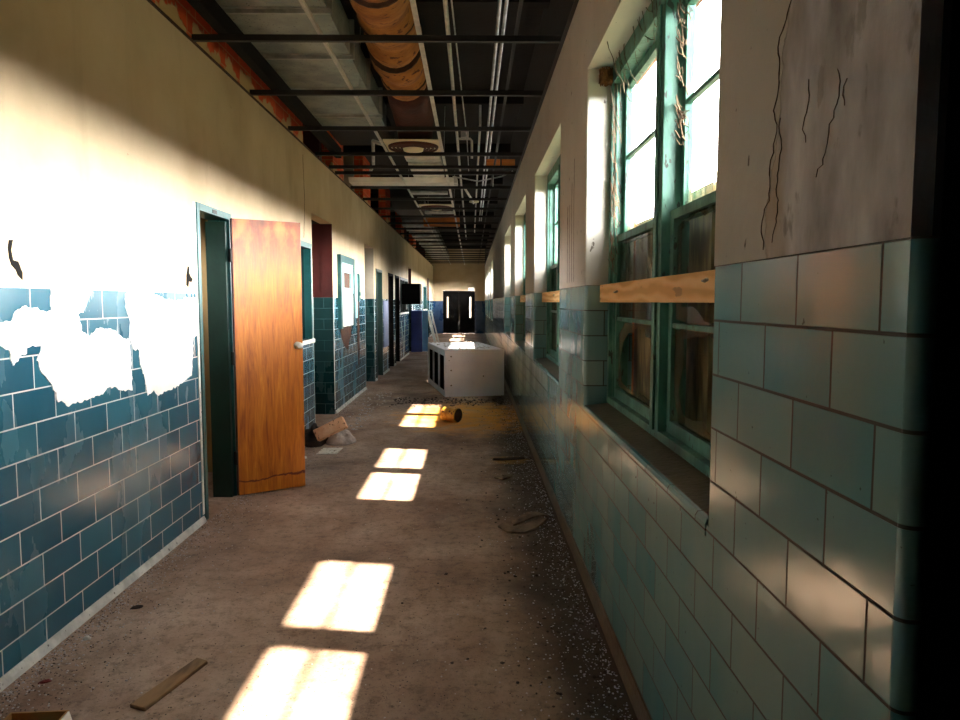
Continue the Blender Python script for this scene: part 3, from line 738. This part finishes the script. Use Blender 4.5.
# ================================================================== CEILING GRID AND SERVICES
GZ = 3.24
for j in range(25):
    y_ = 3.672 + 1.239 * j if j < 24 else 9.45
    MB().box(XL + 0.002, XR - 0.002, y_ - 0.012, y_ + 0.012, GZ - 0.026, GZ + 0.012).box(XL + 0.002, XR - 0.002, y_ - 0.017, y_ + 0.017, GZ - 0.029, GZ - 0.026).build('ceiling_crossbar', 'blackmetal',
        label='thin black steel bar of the open ceiling grid crossing from wall to wall', cat='ceiling bar', group='crossbars of the ceiling grid')  # black colour puts in the shade these bars lie in
def runner(x, mat, label, wd=0.024, h=0.04, z=GZ + 0.0125):
    MB().box(x - wd / 2, x + wd / 2, 0.0, YE - 0.1, z, z + 0.003).box(x - 0.003, x + 0.003, 0.0, YE - 0.1, z, z + h).build('ceiling_runner', mat, label=label, cat='ceiling bar')
runner(-1.00, 'pipe', 'thin silver grid runner under the left side of the sheet metal duct', 0.022)
runner(-0.345, 'pipe', 'bright silver grid runner right of the amber wrapped duct', 0.034)
runner(0.29, 'blackmetal', 'dark grid runner nearest the window wall')
MB().box(-1.665, -1.595, 0, 9.0, GZ + 0.013, GZ + 0.13).build('ceiling_beam', 'black', label='thick black beam beside the orange brick strip', cat='beam')

# galvanised duct with standing seams
dct = empty('sheet_metal_duct', (-1.36, 4, 3.5), label='grey galvanised air duct with cross seams above the ceiling grid', cat='duct')
MB().box(-1.80, -0.99, 0.0, 8.55, 3.50, 3.76).build('duct_body', 'duct', parent=dct)
y_ = 1.4
while y_ < 8.6:
    MB().box(-1.81, -0.955, y_ - 0.012, y_ + 0.012, 3.468, 3.78).box(-1.81, -0.97, y_ - 0.035, y_ + 0.035, 3.494, 3.5).build('duct_seam', 'silver', parent=dct); y_ += 0.93
MB().box(-1.78, -1.05, 8.8, 10.0, 3.62, 3.80).build('duct_offset', 'dark', parent=dct)
df_ = empty('sheet_metal_duct', (-1.36, 20, 3.5), label='pale galvanised duct with many cross ribs far down the hall', cat='duct')
MB().box(-1.70, -1.02, 15.5, 33, 3.5, 3.7).build('duct_body', 'blackmetal', parent=df_)
for j in range(16):
    y_ = 17.8 + j * 0.93; MB().box(-1.70, -1.0, y_, y_ + 0.42, 3.36, 3.5).build('duct_rib', 'silver', parent=df_)

# amber wrapped round duct, ends in dark wrap above the diffuser
q = MB(); P, Rr = [], []
for j in range(61):
    y_ = 0.5 + j * 0.115; P.append((-0.65 + 0.01 * math.sin(j * 0.7), y_, 3.70 + 0.01 * math.sin(j * .45)))
    Rr.append(0.215 + (0.016 if j % 4 in (1, 2) else -0.014) + random.uniform(-.012, .012))
am = empty('insulated_duct', (-0.6, 3, 3.7), label='amber wrapped round duct with bulging bands running towards the camera', cat='duct')
q.tube(P, Rr, 22).build('duct_wrap', 'foam', parent=am, smooth=True)
for j in range(3, 61, 6):
    MB().tube([(P[j][0], P[j][1] - 0.012, P[j][2]), (P[j][0], P[j][1] + 0.012, P[j][2])], 0.236, 22).build('strap', 'rust', parent=am, smooth=True)
q = MB().tube([(-0.65, 7.41, 3.70), (-0.65, 7.6, 3.68), (-0.65, 7.9, 3.66), (-0.65, 8.2, 3.62), (-0.65, 8.42, 3.5), (-0.65, 8.48, 3.34)], [0.21, 0.225, 0.24, 0.235, 0.21, 0.19], 20)
q.build('duct_boot', 'darkred', parent=am, smooth=True)

def diffuser(yc, label):
    e = empty('ceiling_diffuser', (-0.672, yc, GZ + 0.04), label=label, cat='air diffuser')
    z = GZ + 0.04
    q = MB().box(-0.985, -0.36, yc - 0.33, yc + 0.33, z, z + 0.012); q.build('face_plate', 'cream', parent=e)
    for r_ in (0.29, 0.245, 0.20, 0.155):
        MB().lathe([(r_, -0.001), (r_ - 0.012, -0.028), (r_ - 0.028, -0.030), (r_ - 0.016, -0.001)], (-0.672, yc, z), 32).build('ring', 'darkred', parent=e, smooth=True)
    MB().lathe([(0.125, -0.001), (0.11, -0.05), (0.085, -0.055), (0, -0.055)], (-0.672, yc, z), 28).build('cone', 'cream', parent=e, smooth=True)
diffuser(8.45, 'round ceiling diffuser with dark rings under the end of the amber duct')
diffuser(13.75, 'smaller-looking round diffuser further down beyond the white light housing')
e = empty('ribbed_light_tray', (-0.62, 10.0, GZ + 0.05), label='silver ribbed tray lying in the grid behind the first diffuser', cat='light fixture')
MB().box(-0.84, -0.40, 9.1, 10.75, GZ + 0.09, GZ + 0.14).build('tray', 'silver', parent=e)
for j in range(9):
    if j == 2: continue
    y_ = 9.12 + j * 0.18; MB().box(-0.84, -0.40, y_, y_ + 0.12, GZ + 0.055, GZ + 0.09).build('rib', 'pipe', parent=e, bevel=0.01)
e = empty('fluorescent_housing', (-1.05, 11.2, GZ + 0.04), label='long white light housing lying crosswise in the ceiling grid', cat='light fixture')
MB().prism_ax([(10.85, GZ + 0.10), (10.92, GZ + 0.04), (11.45, GZ + 0.04), (11.55, GZ + 0.10)], XL + 0.01, -0.27, 0).build('housing', 'white', parent=e)
MB().box(-0.27, -0.22, 10.95, 11.45, GZ + 0.04, GZ + 0.12).build('end_cap', 'silver', parent=e)
for (y_, x0, x1, lb) in ((12.1, -1.0, -0.4, 'silver cross bracket before the second diffuser'), (12.8, -0.95, -0.36, 'silver strip in the grid just before the second diffuser'), (14.75, -0.95, -0.36, 'silver strip in the grid just behind the second diffuser')):
    MB().box(x0, x1, y_ - 0.09, y_ + 0.09, GZ + 0.04, GZ + 0.08).build('grid_strip', 'silver', label=lb, cat='metal strip', bevel=0.004)
MB().box(-1.13, -0.29, 17.0, 17.3, GZ + 0.04, GZ + 0.22).box(-1.07, -0.35, 16.97, 17.0, GZ + 0.09, GZ + 0.15).build('wooden_crate', 'bulk_or', label='orange brown wooden box lying across the ceiling grid', cat='box', bevel=0.004)
MB().box(0.185, 0.365, 9.43, 9.48, GZ + 0.012, GZ + 0.092).build('clay_block', 'bulk_or', label='left of two orange blocks on a grid bar by the window wall', cat='block', bevel=0.004)
MB().box(0.385, 0.555, 9.43, 9.48, GZ + 0.012, GZ + 0.092).build('clay_block', 'bulk_or', label='right of two orange blocks on a grid bar by the window wall', cat='block', bevel=0.004)

# conduits
def conduit(pts, r_, mat, label): MB().tube(pts, r_, 8).build('conduit', mat, smooth=True, label=label, cat='pipe')
conduit([(-0.19, 0, 3.62), (-0.185, 6, 3.6), (-0.19, 12, 3.6), (-0.19, 24, 3.58)], 0.017, 'pipe', 'bright white conduit running down the middle of the ceiling')
conduit([(-0.13, 0, 3.66), (-0.15, 5, 3.64), (-0.10, 7.5, 3.60), (-0.06, 9, 3.5), (-0.05, 12, 3.6)], 0.006, 'silver', 'thin grey cable sagging beside the bright white conduit')
conduit([(0.21, 0, 3.72), (0.205, 20, 3.72)], 0.014, 'silver', 'left of a pair of grey pipes over the window side')
conduit([(0.26, 0, 3.72), (0.255, 20, 3.72)], 0.014, 'silver', 'right of a pair of grey pipes over the window side')
conduit([(0.10, 8.8, 3.85), (0.10, 8.82, 3.64), (0.10, 8.86, 3.62), (0.09, 12, 3.60), (0.08, 22, 3.6)], 0.015, 'pipe', 'pale conduit starting halfway along the ceiling')
conduit([(-0.19, 9.5, 3.6), (-0.02, 9.5, 3.6), (0.0, 9.52, 3.58), (0.0, 9.55, 3.36)], 0.015, 'pipe', 'pale conduit elbow dropping below the ceiling pipes')
MB().box(-0.14, -0.04, 9.3, 9.42, 3.58, 3.68).build('junction_box', 'silver', label='grey junction box beside the pale conduit elbow', cat='electrical box', bevel=0.004)
conduit([(-0.28, 10.9, 3.36), (0.1, 11.2, 3.34), (0.45, 11.0, 3.38), (0.60, 10.8, 3.42)], 0.010, 'silver', 'thin grey pipe crossing towards the window wall')
conduit([(-1.0, 8.3, 3.27), (-1.12, 8.35, 3.02 + .3), (-1.3, 9.7, 3.29), (-1.45, 10.3, 3.29)], 0.02, 'silver', 'grey flexible conduit hooked down beside the first diffuser')
conduit([(-0.12, 12.0, 3.36), (0.0, 12.9, 3.3), (0.03, 13.2, 3.28)], 0.02, 'pipe', 'short pale angled pipe with a lamp holder')
MB().lathe([(0, 0.04), (0.04, 0.04), (0.09, 0.0), (0.085, -0.02), (0, -0.02)], (0.04, 13.25, 3.27 + 0.05), 16).build('lamp_holder', 'cream', smooth=True, label='cream round lamp holder hanging under the pale angled pipe', cat='lamp holder')
conduit([(0.32, 10.9, 3.5), (0.315, 10.92, 3.12 + .1)], 0.008, 'pipe', 'short pale rod hanging down by the window wall')
conduit([(-1.25, 0.5, 3.44), (-1.25, 2.5, 3.44), (-1.6, 4.3, 3.45)], 0.008, 'pipe', 'thin pale rod crossing under the sheet metal duct')
for j in range(11):
    y_ = 3.0 + j * 2.9
    MB().box(-4.2, XR + 0.004, y_ - 0.06, y_ + 0.06, 3.84, 4.0).build('roof_beam', 'dark', label='dark roof beam crossing high above the open ceiling grid', cat='beam', group='roof beams above the grid')
for j in range(7):                         # hanger wires
    x_, y_ = (-0.345, -1.0)[j % 2], 4.1 + j * 2.476
    MB().tube([(x_, y_, GZ + 0.07), (x_ + 0.02, y_, 4.0)], 0.003, 5).build('hanger_wire', 'silver', label='thin wire holding a grid runner up to the roof', cat='wire', group='hanger wires of the grid')

# ================================================================== LYING CABINET
ca = math.atan2(13.477 - 11.327, -0.829 + 0.429) - math.pi / 2
cx = empty('white_cabinet', (-0.429, 11.327, 0), ca, label='white shelving cabinet lying on its side across the hall floor', cat='cabinet')
Wc, Dc, Hc = 0.96, 2.187, 0.745; t = 0.03
MB().box(0, Wc, 0, t, 0.0, Hc).build('end_panel', 'cabwhite', parent=cx, local=True, bevel=0.003)
MB().box(0, Wc, t, Dc, Hc - t, Hc).build('top_panel', 'cabwhite', parent=cx, local=True)
MB().box(0, Wc, t, Dc, 0, t).build('bottom_panel', 'cabwhite', parent=cx, local=True)
MB().box(0, Wc, Dc - t, Dc, t, Hc - t).build('end_panel', 'cabwhite', parent=cx, local=True)
MB().box(Wc - t, Wc, t, Dc - t, t, Hc - t).build('back_panel', 'cabin', parent=cx, local=True)
MB().box(0, 0.02, t, Dc - t, Hc - 0.10, Hc - t).box(0, 0.02, t, Dc - t, t, 0.08).box(0, 0.02, 0.70, 0.79, .08, Hc - .10).box(0, 0.02, 1.40, 1.49, .08, Hc - .10).box(0, 0.02, t, 0.10, .08, Hc - .10).box(0, 0.02, Dc - 0.12, Dc - t, .08, Hc - .10).build('face_frame', 'cabwhite', parent=cx, local=True)
for yy_ in (0.72, 1.42):
    MB().box(0, Wc - t, yy_, yy_ + 0.05, t, Hc - t).build('shelf', 'cabwhite', parent=cx, local=True)
q = MB()
for a_, b_ in ((t, 0.72), (0.77, 1.42), (1.47, Dc - t)):
    q.box(0.02, Wc - t, a_, a_ + 0.004, t, Hc - t).box(0.02, Wc - t, b_ - 0.004, b_, t, Hc - t).box(0.02, Wc - t, a_, b_, t, t + 0.004).box(0.02, Wc - t, a_, b_, Hc - t - 0.004, Hc - t)
q.build('bay_shade_lining', 'black', parent=cx, local=True)  # black sheets added to paint the shade inside the bays
for (xx, zz) in ((0.10, 0.64), (0.10, 0.42), (0.10, 0.18), (0.62, 0.32)):
    MB().lathe([(0, -0.003), (0.012, -0.003), (0.012, 0.0)], (xx, 0, zz), 8, axis='Y').build('screw', 'rust', parent=cx, local=True)
q = MB()
for _ in range(90):
    a_, b_ = random.uniform(0.05, Wc - .05), random.uniform(0.1, Dc - .1); s_ = random.uniform(.01, .035)
    an = random.uniform(0, 3.1); 
    pts = [(a_ + s_ * math.cos(an + k_ * 1.57) * random.uniform(.4, 1), b_ + s_ * math.sin(an + k_ * 1.57), Hc + .0005) for k_ in range(4)]
    pts += [(p[0], p[1], Hc + random.uniform(.004, .012)) for p in pts]
    q.poly(pts, [(0, 1, 2, 3), (7, 6, 5, 4), (0, 4, 5, 1), (1, 5, 6, 2), (2, 6, 7, 3), (3, 7, 4, 0)])
qq = q.build('fallen_plaster', 'chipw', kind='stuff', label='plaster crumbs strewn on top of the white cabinet', cat='debris')
qq.location = (-0.429, 11.327, 0); qq.rotation_euler = (0, 0, ca)

# ================================================================== FLOOR DEBRIS
def chips(n, fx, fy, smin, smax, mat, name, label):
    q = MB()
    for _ in range(n):
        x_, y_ = fx(), fy(); x_ = max(XL + .03, min(XR - .03, x_)); s_ = random.uniform(smin, smax); an = random.uniform(0, 6.3)
        h = s_ * random.uniform(.25, .7); kx = [random.uniform(.5, 1) for _ in range(4)]
        b0 = [(x_ + s_ * kx[k_] * math.cos(an + k_ * 1.57), y_ + s_ * kx[k_] * math.sin(an + k_ * 1.57), 0.0) for k_ in range(4)]
        t0 = [(x_ + (p[0] - x_) * .7, y_ + (p[1] - y_) * .7, h * random.uniform(.6, 1)) for p in b0]
        q.poly(b0 + t0, [(3, 2, 1, 0), (4, 5, 6, 7), (0, 1, 5, 4), (1, 2, 6, 5), (2, 3, 7, 6), (3, 0, 4, 7)])
    return q.build(name, mat, kind='stuff', label=label, cat='debris')
ex = random.expovariate
def yn(a, b): return lambda: a + (b - a) * random.random() ** 1.5
chips(2600, lambda: XR - .03 - ex(9), yn(2.2, 11), .002, .0075, 'chipg', 'glass_crumbs', 'glittering broken glass crumbs along the foot of the window wall')
chips(900, lambda: XR - .03 - ex(6), yn(2.0, 12), .004, .014, 'chipd', 'dark_rubble', 'dark rubble grit along the foot of the window wall')
chips(2600, lambda: XL + .03 + ex(13), yn(2.3, 12.5), .002, .008, 'chipw', 'plaster_crumbs', 'pale plaster crumbs along the foot of the left wall')
chips(2200, lambda: XL + .03 + ex(8), yn(2.3, 12.5), .002, .006, 'chipd', 'dark_crumbs', 'dark crumbs along the foot of the left wall')
chips(2200, lambda: random.uniform(XL, XR), yn(2.2, 12), .0015, .005, 'chipd', 'floor_grit', 'dark grit scattered over the middle of the floor')
chips(600, lambda: random.uniform(XL, XR), yn(2.2, 12), .002, .007, 'chipw', 'pale_grit', 'pale specks scattered over the middle of the floor')
chips(420, lambda: random.uniform(-1.2, 0.5), lambda: min(11.2, 10.8 + random.gauss(0, .24)), .006, .028, 'chipd', 'dark_litter', 'dark litter gathered in front of the white cabinet')
chips(120, lambda: -1.45 + random.gauss(0, .12), lambda: random.uniform(7.9, 12), .01, .03, 'chipw', 'paper_scraps', 'pale scraps strewn beyond the rubble heap by the left wall')

# wooden batten
e = MB(); e.prism([(-1.269, 2.571), (-1.201, 2.544), (-1.10, 2.894), (-1.154, 2.92)], 0.0, 0.016).build('wooden_batten', 'slat', bevel=0.002, label='flat brown wooden batten lying on the floor at lower left', cat='wood strip')
# cardboard box at the bottom edge
e = empty('cardboard_box', (-1.46, 2.24, 0), R(4), label='open brown cardboard box at the lower left edge of the floor', cat='box')
hb = 0.115
MB().box(-0.095, 0.095, 0.112, 0.118, 0, hb).box(-0.095, 0.095, -0.118, -0.112, 0, hb).box(-0.095, -0.089, -0.112, 0.112, 0, hb).box(0.089, 0.095, -0.112, 0.112, 0, hb).box(-.089, .089, -.112, .112, 0, .004).build('box_body', 'card', parent=e, local=True)
MB().poly([(0.095, -0.11, hb), (0.095, 0.11, hb), (0.115, 0.11, hb - 0.07), (0.115, -0.11, hb - 0.07), (0.099, -0.11, hb), (0.099, 0.11, hb), (0.119, 0.11, hb - 0.07), (0.119, -0.11, hb - 0.07)],
     [(3, 2, 1, 0), (4, 5, 6, 7), (0, 1, 5, 4), (1, 2, 6, 5), (2, 3, 7, 6), (3, 0, 4, 7)]).build('box_flap', 'paper', parent=e, local=True)
MB().poly([(-0.095, -0.11, hb), (-0.095, 0.11, hb), (-0.135, 0.11, hb - 0.05), (-0.135, -0.11, hb - 0.05), (-0.098, -0.11, hb - .004), (-0.098, 0.11, hb - .004), (-0.138, 0.11, hb - 0.054), (-0.138, -0.11, hb - 0.054)],
     [(0, 1, 2, 3), (7, 6, 5, 4), (4, 5, 1, 0), (5, 6, 2, 1), (6, 7, 3, 2), (7, 4, 0, 3)]).build('box_flap', 'card', parent=e, local=True)

def lump(c, rx, ry, rz, seed, rot=0.0, n=20, m=10, amp=0.25):
    rr = random.Random(seed); ph = [(rr.uniform(0, 6), rr.uniform(0, 6), rr.randint(2, 5), rr.randint(1, 3)) for _ in range(5)]
    q = MB(); v = []; f = []
    for i in range(m + 1):
        th = math.pi / 2 * i / m
        for j in range(n):
            a_ = 2 * math.pi * j / n
            d_ = 1 + sum(amp / 5 * math.sin(kx * a_ + p + ky * th * 2 + q_) for p, q_, kx, ky in ph)
            x_, y_ = rx * math.cos(a_) * math.cos(th) * d_, ry * math.sin(a_) * math.cos(th) * d_
            v.append((c[0] + x_ * math.cos(rot) - y_ * math.sin(rot), c[1] + x_ * math.sin(rot) + y_ * math.cos(rot), c[2] + max(0, rz * math.sin(th) * d_)))
    for i in range(m):
        for j in range(n): f.append((i * n + j, i * n + (j + 1) % n, (i + 1) * n + (j + 1) % n, (i + 1) * n + j))
    f.append(tuple(range(n))[::-1])
    return q.poly(v, f)
lump((-1.72, 3.124, 0), .017, .013, .014, 3).build('plaster_lump', 'white', smooth=True, label='small white lump of plaster on the floor near the left wall', cat='rubble')
lump((-1.692, 2.759, 0), .022, .013, .009, 5, .4).build('red_scrap', 'red', smooth=True, label='small dark red scrap on the floor at lower left', cat='scrap')
lump((-1.649, 3.45, 0), .028, .012, .014, 8, .5).build('dead_leaf', 'darkcloth', smooth=True, label='small dark curled scrap on the floor near the tiled wall', cat='scrap')
# rubble heap by the recess
lump((-1.67, 7.62, 0), .15, .22, .17, 11, amp=.4).build('dark_rag', 'darkcloth', smooth=True, label='dark brown rag heaped against the left wall under the brick', cat='rag')
lump((-1.40, 7.60, 0), .16, .13, .125, 17, .3, amp=.35).build('cloth_bundle', 'cloth', smooth=True, label='dusty grey cloth bundle under the pinkish brick', cat='cloth')
M['pinkbrick'] = pm('pinkish_brick', (220, 156, 118), (240, 194, 156), 9, 0.85, 0.003, speck=(120, 70, 50), speck_s=26, thr=0.62)
o = MB().box(-0.165, 0.165, -0.05, 0.05, -0.062, 0.062).build('clay_brick', 'pinkbrick', bevel=0.008, label='pinkish clay block leaning on the rag and cloth bundle', cat='brick')
o.location = (-1.47, 7.42, 0.185); o.rotation_euler = (R(-18), R(-26), R(6))
o = MB().prism([(-.10, -.17), (.10, -.16), (.11, .13), (-.09, .12)], 0, 0.006).build('paper_sheet', 'paper', label='dirty white sheet of card on the floor before the rubble heap', cat='paper'); o.location = (-1.44, 7.2, 0.0)
lump((-1.62, 6.86, 0), .03, .022, .02, 19).build('plaster_lump', 'white', smooth=True, label='white lump of plaster at the foot of the open orange door', cat='rubble')
# tipped yellow can
e = empty('paint_can', (-0.26, 8.93, 0.095), R(-35), label='rusty yellow paint can lying on its side in spilt yellow powder', cat='can')
MB().lathe([(0.085, -0.11), (0.09, -0.105), (0.092, -0.09), (0.088, -0.08), (0.088, 0.08), (0.092, 0.09), (0.09, 0.105), (0.085, 0.11)], (0, 0, 0), 28, axis='X').build('can_wall', 'yellow', parent=e, local=True, smooth=True)
MB().lathe([(0, 0.09), (0.083, 0.092), (0.085, 0.108)], (0, 0, 0), 28, axis='X').build('can_lid', 'rust', parent=e, local=True)
MB().lathe([(0.085, -0.105), (0.083, -0.09), (0, -0.09)], (0, 0, 0), 28, axis='X').build('can_base', 'rust', parent=e, local=True)
# broken shoe sole / leather strips near the window wall
def strip(pts, wd, th, mat, name, label, cat):
    q = MB(); v = []; f = []; n = len(pts)
    for i, (x_, y_, z_) in enumerate(pts):
        tx, ty = pts[min(i + 1, n - 1)][0] - pts[max(i - 1, 0)][0], pts[min(i + 1, n - 1)][1] - pts[max(i - 1, 0)][1]
        L = math.hypot(tx, ty); nx, ny = -ty / L, tx / L; ww = wd * (0.35 + 0.65 * math.sin(math.pi * (i + .6) / (n + .2)))
        v += [(x_ - nx * ww, y_ - ny * ww, z_), (x_ + nx * ww, y_ + ny * ww, z_ + .01), (x_ + nx * ww, y_ + ny * ww, z_ + .01 + th), (x_ - nx * ww, y_ - ny * ww, z_ + th)]
    for i in range(n - 1):
        for j in range(4): f.append((4 * i + j, 4 * i + (j + 1) % 4, 4 * i + 4 + (j + 1) % 4, 4 * i + 4 + j))
    f += [(3, 2, 1, 0), tuple(4 * (n - 1) + j for j in range(4))]
    return q.poly(v, f).build(name, mat, smooth=False, label=label, cat=cat)
strip([(0.19, 4.68, 0.012), (0.25, 4.61, 0.003), (0.33, 4.60, .004), (0.41, 4.65, .022), (0.48, 4.71, .05)], .045, .012, 'leather', 'shoe_sole', 'curled brown leather sole lying near the window wall', 'shoe sole')
strip([(0.27, 4.74, 0.002), (0.33, 4.76, .025), (0.40, 4.80, .045), (0.47, 4.87, .03), (0.52, 4.93, .0)], .038, .012, 'leather', 'leather_strip', 'second brown leather strip behind the curled sole', 'leather scrap')
strip([(0.20, 6.75, 0), (0.3, 6.73, .004), (0.42, 6.76, .004), (0.5, 6.8, 0)], .02, .01, 'darkcloth', 'bark_strip', 'dark strip lying in a yellow stain near the window wall', 'scrap')
strip([(0.20, 6.05, 0), (0.25, 5.98, .004), (0.30, 6.04, .008), (0.33, 6.12, 0)], .025, .01, 'leather', 'leaf_scrap', 'small brown curled scrap between the leather strips and the yellow stain', 'scrap')
